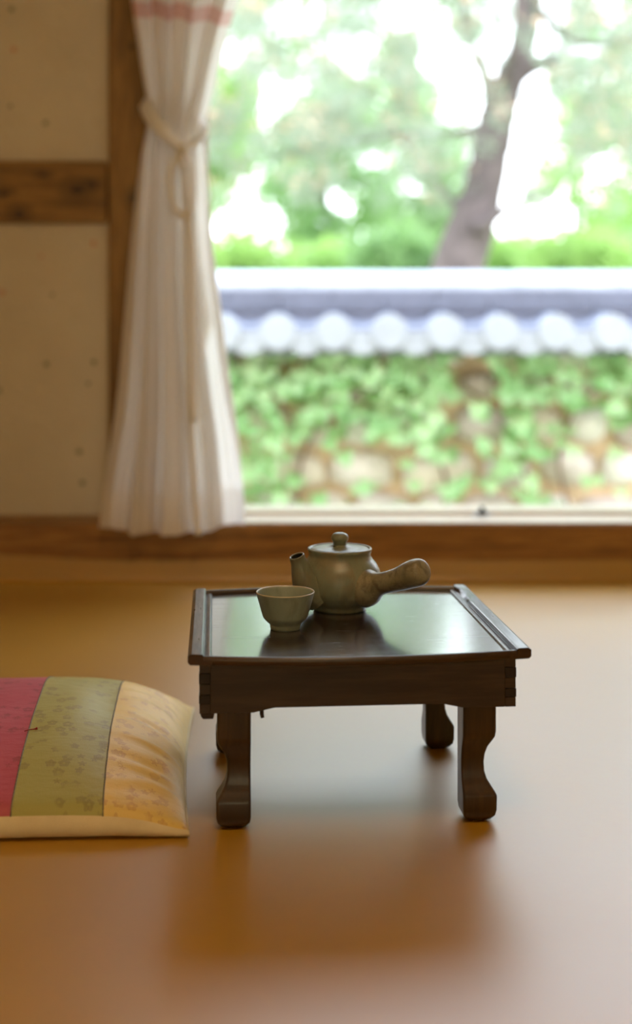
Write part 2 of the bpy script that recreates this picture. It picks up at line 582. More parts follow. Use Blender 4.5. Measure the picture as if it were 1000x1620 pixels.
# the sill beam, its lower edge a little uneven
sec = []
for i in range(60):
    x = XL + (XR - XL) * i / 59
    e = 0.003 * noise.noise((x * 2.1, 0.3, 0)) + 0.0015 * noise.noise((x * 7, 2.3, 0))
    sec.append([(x, 3.21, -0.02), (x, 3.21, 0.05), (x, 3.208 + e, 0.056 + e), (x, 3.210 + e, 0.140 + e * .5), (x, 3.215, 0.1475), (x, 3.226, ZS), (x, 3.56, ZS), (x, 3.56, -0.02)])
struct(obj('baseboard_back', *rings(sec), M['wood_sill']))
# the floor paper is turned up against the foot of the beam as a low skirting
sec = []
for i in range(60):
    x = XL + (XR - XL) * i / 59
    lf = max(0, min(1, (-.50 - x) / .4))
    hh = .0535 + .016 * lf * lf * (3 - 2 * lf) + .0012 * noise.noise((x * 6, 5, 0))
    sec.append([(x, 3.180, 0.0004), (x, 3.190, .0016), (x, 3.1975, .0060), (x, 3.2015, .014), (x, 3.2045, hh - .002), (x, 3.2052, hh), (x, 3.2085, hh), (x, 3.2085, -.01), (x, 3.180, -.01)])
struct(obj('baseboard_1', *rings(sec), M['floor'], smooth=False))
struct(bev(obj('trim_6', *box(XJL, XJR, 3.218, 3.56, ZS - .0035, ZS + .0005), M['wood_rail']), 0.0015))  # thin added board, its pale colour standing for glare on the sill top
win = bpy.data.objects.new('window_1', None)
COL.objects.link(win)
struct(win)
bev(obj('track', *box(XJL, XJR, 3.353, 3.465, ZS + .0005, ZS + .0115), M['wood_rail'], win), 0.002)
bev(obj('jamb', *box(XJL, XJL + .022, 3.343, 3.465, ZS + .011, ZT), M['wood_post'], win), 0.002)
bev(obj('jamb', *box(XJR - .022, XJR, 3.343, 3.465, ZS + .011, ZT), M['wood_post'], win), 0.002)
bev(obj('head_jamb', *box(XJL + .022, XJR - .022, 3.343, 3.465, ZT - .022, ZT), M['wood_rail'], win), 0.002)
# small black catch on the track
ql = at(763, 812, 3.34)
ca = bpy.data.objects.new('catch', None)
COL.objects.link(ca)
ca.parent = win
ca.location = (ql.x, 3.335, ZS + .0005)
bev(obj('catch_plate', *box(-.026, .020, -.010, .0155, 0, .003), M['steel'], ca), 0.001)
bev(obj('catch_body', *join([box(-.013, .011, -.005, .013, .003, .013), box(-.006, .006, -.003, .012, .013, .024)]), M['black_metal'], ca), 0.002)
# dark nail plug on the track's far right and the wooden stop on the far left
# other walls and ceiling, out of view
struct(obj('wall_left', *box(XL - .14, XL, YB, YW + .14, -.02, ZC), M['paper']))
struct(obj('wall_right', *box(XR, XR + .14, YB, YW + .14, -.02, ZC), M['paper']))
struct(obj('ceiling', *box(XL - .14, XR + .14, YB - .14, YW + .14, ZC, ZC + .1), M['ceiling']))
DX0, DX1, DZ = -1.1, 1.1, 1.9
struct(obj('wall_front', *boxes([(XL, DX0, YB - .14, YB, -.02, ZC), (DX1, XR, YB - .14, YB, -.02, ZC), (DX0, DX1, YB - .14, YB, DZ, ZC)]), M['paper']))
dr = bpy.data.objects.new('door_1', None)
COL.objects.link(dr)
struct(dr)
bev(obj('jamb', *box(DX0, DX0 + .09, YB - .13, YB + .02, 0, DZ), M['wood_post'], dr), .004)
bev(obj('jamb', *box(DX1 - .09, DX1, YB - .13, YB + .02, 0, DZ), M['wood_post'], dr), .004)
bev(obj('head_jamb', *box(DX0 + .09, DX1 - .09, YB - .13, YB + .02, DZ - .09, DZ), M['wood_beam'], dr), .004)

k = Mat('warm_fill_paper')
k.p(Base_Color=(0.85, 0.70, 0.48, 1), Roughness=0.9, Specular_IOR_Level=0.1)
k.translucent((0.92, 0.70, 0.42, 1), 0.55)
obj('fill_paper_screen', [(DX0, YB - .05, 0), (DX1, YB - .05, 0), (DX1, YB - .05, DZ), (DX0, YB - .05, DZ)], [(0, 1, 2, 3)], k.m, dr)  # added screen, unseen, tinted to send warm light into the room
for i in range(8):
    x = DX0 + .09 + (DX1 - DX0 - .18) * (i + .5) / 8
    obj('lattice_bar', *box(x - .009, x + .009, YB - .049, YB - .025, 0, DZ - .09), M['wood_post'], dr)
for i in range(6):
    z = DZ * (i + .5) / 6
    obj('lattice_bar', *box(DX0 + .09, DX1 - .09, YB - .025, YB - .008, z - .009, z + .009), M['wood_beam'], dr)

# ------------------------------------------------------------------ low table
TX, TY, TR = 0.0395, 1.750, radians(4.6)
table = thing('low_table', 'low dark-stained wooden tea table with bowed rim and curved legs on the ochre floor', 'table', (TX, TY, 0), TR)
HW, HD, BOW = 0.2118, 0.2030, 0.021
ZTOP = 0.222


def bowy(x, s=1, off=0.0):
    return s * (HD + off + BOW * (1 - (x / HW) ** 2))


# panel
N = 40
xs = [-0.186 + 0.372 * i / N for i in range(N + 1)]
poly = [(x, bowy(x, -1, -.004)) for x in xs] + [(x, bowy(x, 1, -.004)) for x in reversed(xs)]
obj('tabletop', *prism(poly, 'z', 0.2172, ZTOP), M['top'], table)
prof = [(.1825, ZTOP), (.1845, .2248), (.1895, .2248), (.1925, .2236), (.1925, .2296), (.1945, .2312), (.2075, .2312), (.2118, .2285), (.2118, .2205), (.2090, .2175), (.1825, .2175)]
for s in (-1, 1):
    rs = []
    for j in range(30):
        y = -HD + 2 * HD * j / 29
        ring = []
        for (px, pz) in prof:
            yy = y
            ex = 0.0
            if s > 0 and 0.10 < y < 0.185 and pz > .2285 and px < .2:      # worn, chipped inner arris at the back of this rail
                n_ = noise.noise((y * 60, 1.7, 0))
                ex = max(0, 0.004 + 0.004 * n_)
                pz -= ex * 0.5
                px += ex
            ym = yy + (BOW * (1 - (px / HW) ** 2)) * (1 if j == 29 else -1 if j == 0 else 0)
            ring.append((s * px, ym, pz))
        rs.append(ring if s > 0 else ring[::-1])
    bev(obj('side_rail', *rings(rs), M['rail_y'], table), 0.0008, 2, 30)
lp = [(-.0085, .2215), (-.0078, .2268), (-.0055, .2286), (-.0025, .2284), (-.0004, .2268), (0, .2240), (-.0004, .2205), (-.003, .2176), (-.0085, .2174)]
for s in (-1, 1):
    rs = []
    for i in range(N + 1):
        x = -.1925 + .385 * i / N
        ring = [(x, bowy(x, s, of), z) for of, z in lp]
        rs.append(ring if s < 0 else ring[::-1])
    bev(obj('rim_lip', *rings(rs), M['rail_x'], table), 0.0006, 2, 50)
# apron: front and back boards with a raised middle, side boards fingered into them
AW, AD, AZ0, AZ1, AT = .198, .178, .151, .2173, .0135
fing = [(.1875, .2010), (.1630, .1745)]
ap = [(-AW, AZ1), (-AW, AZ0), (-.132, AZ0), (-.122, AZ0 + .002), (-.105, AZ0 + .0055), (.105, AZ0 + .0055), (.122, AZ0 + .002), (.132, AZ0), (AW, AZ0), (AW, AZ1)]
ap_in = [(max(-AW + AT, min(AW - AT, x)), z) for x, z in ap]
for s in (-1, 1):
    y0, y1 = (-AD, -AD + AT) if s < 0 else (AD - AT, AD)
    f = obj('apron_board', *prism(ap_in, 'y', y0, y1), M['apron'], table)
    bev(f, 0.0008)
    zz = sorted([AZ0, AZ1] + [z for q in fing for z in q])
    for sx_ in (-1, 1):                                   # tails left between the side fingers
        for za, zb in zip(zz[0::2], zz[1::2]):
            x0, x1 = sorted((sx_ * (AW - AT), sx_ * AW))
            bev(obj('tail', *box(x0, x1, y0, y1, za, zb), M['apron'], f), 0.0006)
for sx_ in (-1, 1):
    x0, x1 = sorted((sx_ * (AW - AT), sx_ * AW))
    sb = bev(obj('side_board', *box(x0, x1, -AD + AT, AD - AT, AZ0, AZ1), M['apron_y'], table), 0.0008)
    for s in (-1, 1):
        y0, y1 = sorted((s * (AD - AT), s * (AD + .0006)))
        for za, zb in fing:
            bev(obj('finger', *box(x0 - (.0006 if sx_ < 0 else 0), x1 + (.0006 if sx_ > 0 else 0), y0, y1, za + .0003, zb - .0003), M['endgrain'], sb), 0.0006)
# a worn corner block below the front-left joint and the dangling peg beside the leg
bev(obj('corner_block', *prism([(-AW + .001, AZ0), (-AW + .002, .1475), (-.1935, .1445), (-.181, .1445), (-.1795, AZ0)], 'y', -AD, -AD + AT), M['endgrain'], table), .0006)
obj('peg', *tube([(-.1205, -.160, .157), (-.1205, -.160, .1440), (-.1195, -.161, .1395)], [.0026, .0026, .0022], 8), M['endgrain'], table)
# legs: inner faces straight, the two outer faces cut to the curve
LP = [(.2172, .0424), (.116, .0424), (.109, .0415), (.103, .0385), (.094, .0335), (.084, .0305), (.073, .0294), (.062, .0300), (.053, .0325), (.045, .0370), (.0385, .0415), (.035, .0432), (.0335, .0435), (.016, .0432), (.009, .0415), (.004, .0375), (.001, .0325), (0, .030)]
LO = (.1765, .1640)
for sx_ in (-1, 1):
    for sy_ in (-1, 1):
        rs = []
        for z, p in LP:
            i0 = 0.0 if z > .010 else (.010 - z) * .9
            a_, b_ = i0, p
            ch = .0022
            sq = [(a_ + ch, a_), (b_ - ch, a_), (b_, a_ + ch), (b_, b_ - ch), (b_ - ch, b_), (a_ + ch, b_), (a_, b_ - ch), (a_, a_ + ch)]
            ring = [(sx_ * (LO[0] - .0424 + u), sy_ * (LO[1] - .0424 + v_), z) for u, v_ in sq]
            if sx_ * sy_ > 0:
                ring = ring[::-1]
            rs.append(ring)
        bev(obj('leg', *rings(rs), M['leg'], table, True), 0.001, 2, 35)

# ------------------------------------------------------------------ teapot
PX, PY = 0.0345, 1.833
pot = thing('teapot', 'grey-green glazed ceramic side-handle teapot standing on the dark low table', 'teapot', (PX, PY, ZTOP))
bp = [(.0, .004), (.030, .004), (.0345, .0003), (.0378, .0003), (.0384, .0035), (.0384, .0065), (.0405, .0085), (.0475, .0125), (.0545, .0195), (.0590, .0285), (.0605, .0385), (.0600, .0480),
      (.0575, .0580), (.0530, .0662), (.0480, .0722), (.0450, .0768), (.0447, .0800), (.0458, .0840), (.0466, .0866), (.0463, .0884), (.0450, .0890), (.0432, .0882), (.0428, .0855), (.0428, .0800), (.0445, .074), (.052, .06), (.056, .040), (.050, .02), (.02, .012), (0, .012)]
obj('pot_body', *lathe(bp[1:-1], 72, 0.006, 3), M['celadon'], pot, True)
lid = obj('lid', *lathe([(.0422, .0845), (.0424, .0868), (.0410, .0880), (.0340, .0893), (.0220, .0912), (.0110, .0925), (.0104, .0938), (.010, .0900), (.010, .0850)], 64, 0.004, 5), M['celadon'], pot, True)
obj('knob', *lathe([(.0098, .0915), (.0096, .0965), (.0102, .0985), (.0120, .1000), (.0126, .1030), (.0119, .1065), (.0098, .1090), (.0060, .1106), (.001, .1112)], 40, 0.01, 8), M['celadon'], lid, True)
ha = radians(232)
obj('steam_hole', *tube([(.0125 * cos(ha), .0125 * sin(ha), .0905), (.0125 * cos(ha), .0125 * sin(ha), .09275)], .0026, 12), M['hole'], lid, True)
az = radians(217)
sd = Vector((cos(az), sin(az), 0))
sp = spline([(.042, .030, .0280), (.052, .036, .0245), (.0600, .0450, .0212), (.0655, .0560, .0172), (.0700, .0680, .0143), (.0745, .0775, .0114), (.0772, .0842, .0110)], 5)
path = [sd * r + Vector((0, 0, z)) for r, z, _ in sp]
ed = (path[-1] - path[-2]).normalized()
sp_r = [q for _, _, q in sp]
spt = obj('spout', *tube(path, sp_r, 28, (True, False)), M['celadon'], pot, True)
inner = spline([(.0774, .0847, .0090), (.0747, .0780, .0086), (.0705, .0690, .0085)], 3)
obj('spout_bore', *tube([sd * r + Vector((0, 0, z)) for r, z, _ in inner], [q for _, _, q in inner], 28, (False, True)), M['hole'], spt, True)
e1 = ed.cross(Vector((0, 0, 1))).normalized()
e2 = ed.cross(e1)
ringc = [path[-1] + (e1 * cos(a) + e2 * sin(a)) * .0098 for a in [2 * pi * i / 36 for i in range(37)]]
obj('spout_rim', *tube(ringc, .0013, 8), M['celadon'], spt, True)
az = radians(316)
hd = Vector((cos(az), sin(az), 0))
hp = spline([(.046, .036, .0275), (.0545, .0390, .0268), (.0610, .0412, .0242), (.0670, .0432, .0200), (.0740, .0455, .0168), (.0840, .0488, .0153), (.0980, .0532, .0155), (.1160, .0592, .0168), (.1310, .0658, .0186), (.1430, .0705, .0192), (.1510, .0735, .0180), (.1558, .0752, .0148), (.1580, .0760, .0090), (.1586, .0762, .002)], 3)
hob = obj('handle', *tube([hd * r + Vector((0, 0, z)) for r, z, _ in hp], [q for _, _, q in hp], 32), M['celadon_dark'], pot, True)

# ------------------------------------------------------------------ cup
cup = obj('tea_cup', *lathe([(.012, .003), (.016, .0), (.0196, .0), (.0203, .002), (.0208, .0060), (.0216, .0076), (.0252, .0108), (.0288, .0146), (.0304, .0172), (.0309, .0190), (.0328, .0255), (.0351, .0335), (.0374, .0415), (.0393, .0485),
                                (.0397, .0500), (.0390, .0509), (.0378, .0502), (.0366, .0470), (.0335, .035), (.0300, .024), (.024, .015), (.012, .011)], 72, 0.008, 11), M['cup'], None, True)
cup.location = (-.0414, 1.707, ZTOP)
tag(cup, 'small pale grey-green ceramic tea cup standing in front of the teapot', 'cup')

# ------------------------------------------------------------------ floor cushion
CRZ = radians(4.8)
CHW, CHD = .275, .262
cush = thing('floor_cushion', 'square padded floor cushion striped pink, olive green and gold beside the low table', 'cushion', (-.4540, 1.790, 0), CRZ)


def edge_in(t):          # outline pulled in between the corners
    return 1 - 0.030 * (1 - t * t) ** 1.0


def seam_z(u, v):
    nearside = max(0.0, -v) ** 6
    right = max(0.0, u) ** 10
    return 0.010 + 0.020 * nearside * (1 - right) * (1 - max(0, u) ** 5)


def ctop(u, v):
    """u, v in -1..1 -> local point on the upper cover"""
    x = u * CHW * edge_in(v)
    y = v * CHD * edge_in(u)
    fu = (1 - abs(u) ** 3.4)
    fv = (1 - abs(v) ** 2.6)
    h = max(0, fu) ** 0.62 * max(0, fv) ** 0.62
    tall = .088 + .022 * v
    z = seam_z(u, v) + tall * h
    e = max(0, (u - .55) / .45)
    ruck = sin(y * 150 + 3 * noise.noise((y * 22, u * 3, 1))) * e * (1 - e ** 6)
    z += .0028 * ruck * min(1, h * 2)
    x += .0014 * ruck
    z += .004 * noise.noise((x * 11, y * 11, 4)) * h
    z -= .008 * exp(-(((x - .155) / .03) ** 2 + ((y - .02) / .07) ** 2))            # dimple at the seam
    return Vector((x, y, z))


bounds = [-1, -.60, -.19, .22, .625, 1.0]
skinm = [M['silk_yellow'], M['silk_green'], M['silk_pink'], M['silk_green'], M['silk_yellow']]
labs = ['gold silk strip', 'olive green silk strip', 'crimson pink silk strip', 'olive green silk strip', 'gold silk strip']
NV = 110
for b_ in range(5):
    nu = 34
    V, F = [], []
    for j in range(NV + 1):
        for i in range(nu + 1):
            u = bounds[b_] + (bounds[b_ + 1] - bounds[b_]) * i / nu
            V.append(ctop(u, -1 + 2 * j / NV))
    for j in range(NV):
        for i in range(nu):
            a = j * (nu + 1) + i
            F.append((a, a + 1, a + nu + 2, a + nu + 1))
    o = obj('stripe_panel', V, F, skinm[b_], cush, True)
    o['label'] = labs[b_]
for u in bounds[1:-1]:
    obj('seam', *tube([ctop(u, -1 + 2 * j / 80) + Vector((0, 0, .0002)) for j in range(81)], .0010, 6), M['seam'], cush, True)
# cream underside, bulging out below the seam
V, F = [], []
per = []
n_ = 60
for i in range(n_):
    per.append((-1 + 2 * i / n_, -1))
for i in range(n_):
    per.append((1, -1 + 2 * i / n_))
for i in range(n_):
    per.append((1 - 2 * i / n_, 1))
for i in range(n_):
    per.append((-1, 1 - 2 * i / n_))
rs = []
for k_ in range(7):
    a = k_ / 6 * pi / 2 * 1.0
    ring = []
    for u, v in per:
        p = ctop(u, v)
        sz = seam_z(u, v)
        out = sin(k_ / 6 * pi) * min(.006, sz * .3)
        n2 = Vector((p.x / CHW if abs(u) > .99 else 0, p.y / CHD if abs(v) > .99 else 0, 0))
        q = p + n2 * out
        q.z = sz * (1 - k_ / 6) + .0008
        if k_ == 6:
            q -= n2 * .012
        q.z += .0012 * noise.noise((p.x * 40, p.y * 40, k_)) * sin(k_ / 6 * pi)
        ring.append(q)
    rs.append(ring[::-1])
obj('underside', *rings(rs, True, (False, True)), M['cream'], cush, True)['label'] = 'cream cotton underside'
obj('loose_thread', *tube([ctop(.20, -.36) + Vector((0, 0, .0008)), ctop(.225, -.352) + Vector((0, 0, .0014)), ctop(.248, -.345) + Vector((0, 0, .001)), ctop(.262, -.34) + Vector((0, 0, .0012))], [.0005, .0006, .0008, .0018], 6), M['thread_red'], cush)

# ------------------------------------------------------------------ curtain
DC = 3.125
LE = [(-220, 176), (-120, 190), (-60, 200), (0, 207), (40, 213), (100, 222), (150, 230), (172, 233), (205, 230), (240, 223), (300, 217), (400, 207), (500, 199), (600, 190), (650, 184), (700, 176), (760, 166), (800, 161), (846, 156)]
RE = [(-220, 430), (-120, 405), (-60, 391), (0, 376), (25, 368), (50, 361), (100, 349), (150, 337), (195, 322), (215, 320), (240, 323), (300, 331), (400, 338), (500, 350), (600, 363), (700, 378), (800, 387), (846, 387)]
YTOP, YBOT = -222, 841
NU, NVV = 220, 190
V, F, UV = [], [], []


def fold(s, y):
    """depth of the gathers, deeper towards the hem, pinched at the tie"""
    pinch = exp(-((y - 212) / 75.0) ** 2)
    t = max(0.0, (y - 212) / 630.0) if y > 212 else max(0.0, (212 - y) / 432.0)
    amp = .013 + .023 * t
    ph = 3.6 * s + .55 * noise.noise((s * 2.3 + 4, y * .0012, 0)) + .08 * sin(y * .004 + s * 5)
    d = amp * (.9 * sin(2 * pi * ph) + .3 * sin(2 * pi * ph * 2.3 + 1.0))
    d += .0035 * sin(2 * pi * (9.3 * s + .6 * noise.noise((s * 4, y * .002, 7)))) * (.4 + pinch)
    d -= .030 * pinch * sin(pi * s) - .020 * pinch
    if y > 330:                                    # the part right of the tie tails swings back towards the window
        k_ = min(1, (y - 330) / 250.0)
        d += .030 * k_ * max(0, min(1, (s - .66) / .10))
    return d


for j in range(NVV + 1):
    y = YTOP + (YBOT - YTOP) * j / NVV
    for i in range(NU + 1):
        s = i / NU
        # lateral compression of the cloth varies with height so folds wander a little
        ss = s + .012 * sin(2 * pi * s * 2 + y * .006) * sin(pi * s)
        xl, xr = interp(LE, y), interp(RE, y)
        px = xl + (xr - xl) * ss
        dep = DC + fold(s, y)
        hemw = 0
        if j == NVV:
            hemw = 0
        sag = (4.0 * sin(pi * s) - 7.0 * max(0, s - .62) / .38 * 1.6 - 6 * max(0, .25 - s) / .25) * max(0, (y - 600) / 241.0)
        p = at(px, y + sag, DC)
        p.y = dep
        V.append(p)
        # the woven band sits level on the cloth but is lifted at the left by the gathering
        UV.append((s, 1 - (y - YTOP) / (YBOT - YTOP) + .0165 * (s - .5) * max(0, 1 - max(0, y) / 400)))
for j in range(NVV):
    for i in range(NU):
        a = j * (NU + 1) + i
        F.append((a, a + NU + 1, a + NU + 2, a + 1))
V2, F2, UV2 = [], [], []
BX = [(-220, 400), (0, 358), (212, 310), (350, 329), (500, 342), (545, 323), (660, 312), (800, 305), (846, 304)]
for j in range(NVV + 1):
    y = YTOP + (YBOT - YTOP) * j / NVV
    xl, xr = interp(LE, y) + 3, interp(BX, y)
    for i in range(61):
        s = i / 60
        p = at(xl + (xr - xl) * s, y - 3 * sin(pi * s), DC)
        p.y = DC + .050 + (.006 + .006 * (y - YTOP) / 1063) * sin(2 * pi * (2.7 * s + .3 * noise.noise((s * 2, y * .002, 9)))) - .022 * exp(-((y - 212) / 75.0) ** 2)
        V2.append(p)
        UV2.append((s, 1 - (y - YTOP) / (YBOT - YTOP)))
for j in range(NVV):
    for i in range(60):
        a = j * 61 + i
        F2.append((a, a + 61, a + 62, a + 1))
ztop = at(0, YTOP, DC).z
curt = thing('curtain', 'white cotton curtain with a coral band gathered beside the window post', 'curtain', (0, 0, 0))
obj('curtain_cloth', V, F, M['curtain'], curt, True, UV)
obj('folded_back_layer', V2, F2, M['curtain'], curt, True, UV2)
xl_, xr_ = at(interp(LE, YTOP), 0, DC).x, at(interp(RE, YTOP), 0, DC).x
for i in range(7):
    x = xl_ + .02 + (xr_ - xl_ - .04) * i / 6
    ring = [(x, DC + .017 * cos(a), ztop + .008 + .017 * sin(a)) for a in [2 * pi * k_ / 20 for k_ in range(21)]]
    obj('hanging_ring', *tube(ring, .0022, 6), M['black_metal'], curt, True)
rod = thing('curtain_rod', 'dark wooden curtain rod above the window', 'rod', (0, 0, 0))
zr = ztop + .017
obj('pole', *tube([(-.72, DC, zr), (.6, DC, zr), (XJR + .15, DC, zr)], .010, 14), M['wood_post'], rod, True)
for x in (-.50, XJR + .10):
    obj('bracket', *join([box(x - .008, x + .008, DC - .012, D_POST, zr - .024, zr - .0105), box(x - .012, x + .012, D_POST - .006, D_POST, zr - .05, zr + .02)]), M['black_metal'], rod)


def ribbon(pts, wd, thick=.0022, face=Vector((0, -1, 0))):
    """flat strip along pts, its broad side turned to face; pts = (point, width factor)"""
    P = [Vector(p[:3]) for p in pts]
    rs = []
    for i, p in enumerate(P):
        t = (P[min(i + 1, len(P) - 1)] - P[max(i - 1, 0)]).normalized()
        s = t.cross(face).normalized()
        f = face
        w_ = wd * pts[i][3] / 2
        rs.append([p + s * w_ - f * thick / 2, p + s * w_ + f * thick / 2, p + f * (thick / 2 + .0015), p - s * w_ + f * thick / 2, p - s * w_ - f * thick / 2])
    return rings(rs)


def rp(px, py, d, w_=1.0):
    p = at(px, py, d)
    return (p.x, p.y, p.z, w_)


tie = thing('curtain_tie', 'off-white ribbon tied round the white curtain in a hanging loop', 'ribbon', at(289, 238, DC - .05))
TL_ = at(289, 238, DC - .05)
loc = lambda pts: [(p[0] - TL_.x, p[1] - TL_.y, p[2] - TL_.z, p[3]) for p in pts]
DF = DC - .048
bandp = spline([rp(230, 163, DC + .03, .9), rp(235, 178, DF + .03, 1), rp(250, 199, DF + .004, 1), rp(268, 216, DF - .008, 1), rp(288, 232, DF - .013, .75), rp(304, 228, DF - .008, .6), rp(316, 217, DF + .012, .6), rp(322, 204, DF + .04, .55), rp(322, 196, DC + .035, .5)], 5)
obj('band', *ribbon(loc(bandp), .036), M['ribbon'], tie, True)
backp = spline([rp(322, 198, DC + .035, .6), rp(300, 180, DC + .052, .8), rp(270, 165, DC + .052, 1), rp(240, 160, DC + .046, 1), rp(231, 166, DC + .03, .9)], 5)
obj('band_back', *ribbon(loc(backp), .026, face=Vector((0, 1, 0))), M['ribbon'], tie, True)
kv = []
vs, fs = lathe([(.001, -.017), (.008, -.0155), (.0135, -.009), (.0150, 0), (.0135, .008), (.009, .0145), (.001, .017)], 18, .12, 4)
obj('knot', [Vector((v_.x * .95, v_.y * .6 - .0155, v_.z * .95 + .001)) for v_ in vs], fs, M['ribbon'], tie, True)
loopp = spline([rp(284, 240, DF - .018, .6), rp(273, 262, DF - .022, .8), rp(269, 292, DF - .02, .9), rp(274, 322, DF - .018, .9), rp(283, 338, DF - .018, .9), rp(294, 343, DF - .018, .9), rp(303, 333, DF - .020, .8), rp(306, 305, DF - .022, .8), rp(304, 270, DF - .024, .8), rp(298, 248, DF - .022, .7), rp(290, 238, DF - .018, .6)], 5)
obj('loop', *ribbon(loc(loopp), .0200), M['ribbon'], tie, True)
inn = spline([rp(288, 240, DF - .017, .7), rp(285, 252, DF - .02, .9), rp(288, 262, DF - .018, .9), rp(293, 270, DF - .017, .5)], 4)
obj('loop', *ribbon(loc(inn), .018), M['ribbon'], tie, True)
tail1 = spline([rp(292, 240, DF - .012, .7), rp(297, 300, DF - .013, .8), rp(301, 360, DF - .016, .9), rp(305, 450, DF - .02, .9), rp(306, 560, DF - .024, 1), rp(306, 668, DF - .026, 1.1)], 6)
obj('tail', *ribbon(loc(tail1), .019), M['ribbon'], tie, True)
tail2 = spline([rp(289, 240, DF - .010, .7), rp(293, 300, DF - .012, .8), rp(296, 380, DF - .016, .9), rp(297, 480, DF - .02, .9), rp(298, 600, DF - .024, .95), rp(303, 700, DF - .026, 1), rp(308, 780, DF - .028, 1.05), rp(314, 846, DF - .028, 1.2)], 6)
obj('tail', *ribbon(loc(tail2), .0165), M['ribbon'], tie, True)

# ------------------------------------------------------------------ outdoors
GZ = -0.55
struct(obj('ground', *box(-60, 60, 3.65, 110, GZ - .2, GZ), M['grass']))
struct(obj('ground', *box(-60, 60, -60, YB - .3, GZ - .2, GZ), M['grass']))

rnd = random.Random(7)
YF = 5.62                                     # stone face of the garden wall
gw = thing('garden_wall', 'low fieldstone garden wall with a grey tiled roof beyond the window', 'wall', (0, YF, GZ))
GX0, GX1 = -1.9, 3.1
obj('core', *box(GX0, GX1, .03, .42, 0, .60 - GZ), M['mortar'], gw)
# stones, row by row
import bmesh
ico = bmesh.new()
bmesh.ops.create_icosphere(ico, subdivisions=2, radius=1.0)
ico.verts.ensure_lookup_table()
IV = [v_.co.copy() for v_ in ico.verts]
IF = [tuple(v_.index for v_ in f_.verts) for f_ in ico.faces]
ico.free()
z = .02
row = 0
while z < 1.10:
    h = rnd.uniform(.13, .21)
    x = GX0 + rnd.uniform(0, .1)
    while x < GX1 - .05:
        wd = rnd.uniform(.16, .36)
        sx_, sz_ = wd / 2 - .012, h / 2 - rnd.uniform(.006, .02)
        cx, cz = x + wd / 2, z + h / 2 + rnd.uniform(-.015, .015)
        sd_ = rnd.uniform(0, 99)
        rot = rnd.uniform(-.22, .22)
        pts = []
        for c_ in IV:
            n1 = 1 + .22 * noise.noise(c_ * 1.3 + Vector((sd_, 0, 0)))
            q = Vector((math.copysign(abs(c_.x) ** .75, c_.x), c_.y, math.copysign(abs(c_.z) ** .75, c_.z))) * n1
            X, Z = q.x * sx_, q.z * sz_
            pts.append((cx + X * cos(rot) - Z * sin(rot), .03 + q.y * .075, cz + X * sin(rot) + Z * cos(rot)))
        obj('stone', pts, IF, STONE[rnd.randrange(5)], gw, True)
        x += wd
    z += h
    row += 1
# roof of the wall
TS, TXO = .2376, at(440, 0, 5.40).x
YE = 5.40 - YF                                # eave plane in wall coordinates
zl = lambda zz: zz - GZ
ZE, YR, ZR = .648, -.03, .668                 # barrel axis at the eave; top of the slope


def half_tile(x, y0, z0, y1, z1, r, th, a0, a1, n=14):
    out = []
    for (yy, zz) in ((y0, z0), (y1, z1)):
        ring = [(x + r * cos(a0 + (a1 - a0) * i / n), yy, zz + r * sin(a0 + (a1 - a0) * i / n)) for i in range(n + 1)]
        ring += [(x + (r - th) * cos(a1 + (a0 - a1) * i / n), yy, zz + (r - th) * sin(a1 + (a0 - a1) * i / n)) for i in range(n + 1)]
        out.append(ring)
    return rings(out)


for i in range(-5, 11):
    x = TXO + i * TS
    for side in (1, -1):
        ye, yr = (YE, YR) if side > 0 else (.45 - YE, .45 - YR)
        t = obj('roof_tile', *half_tile(x, ye, zl(ZE), yr, zl(ZR), .074, .016, -.1, pi + .1), M['tile'], gw, True)
        d_ = [(x + .077 * cos(a), ye - side * .012, zl(ZE) + .077 * sin(a)) for a in [2 * pi * k_ / 28 for k_ in range(28)]]
        d2 = [(p[0], ye + side * .02, p[2]) for p in d_]
        bev(obj('plaster_disc', *rings([d2, d_] if side < 0 else [d_, d2]), M['plaster'], t), .006)
        xm = x + TS / 2 + .006 * sin(i * 2.1)
        r = .125
        c0 = zl(.774)
        t = obj('pan_tile', *half_tile(xm, ye + side * .012, c0, yr, c0 + .035, r, .016, pi + .62, 2 * pi - .62), M['tile'], gw, True)
        # end plate hanging from the pan's lip, plastered white
        lo = [(xm + .088 * cos(a), zl(.640) + .090 * sin(a)) for a in [pi + pi * k_ / 14 for k_ in range(15)]]
        hi = [(xm + .092 * (1 - k_ / 6), zl(.652) + .030 * (1 - k_ / 6) ** 2) for k_ in range(13)]
        pl = lo + hi
        a_, b_ = sorted((ye + side * .004, ye + side * .026))
        bev(obj('plaster_lip', *prism(pl, 'y', a_, b_), M['plaster'], t), .004)
# bedding under the slope
obj('bedding', *prism([(YE + .05, zl(.555)), (YE + .05, zl(.59)), (-.05, zl(.62)), (-.045, zl(.747)), (.495, zl(.747)), (.50, zl(.62)), (.45 - YE - .05, zl(.59)), (.45 - YE - .05, zl(.555))], 'x', GX0, GX1), M['tile'], gw)
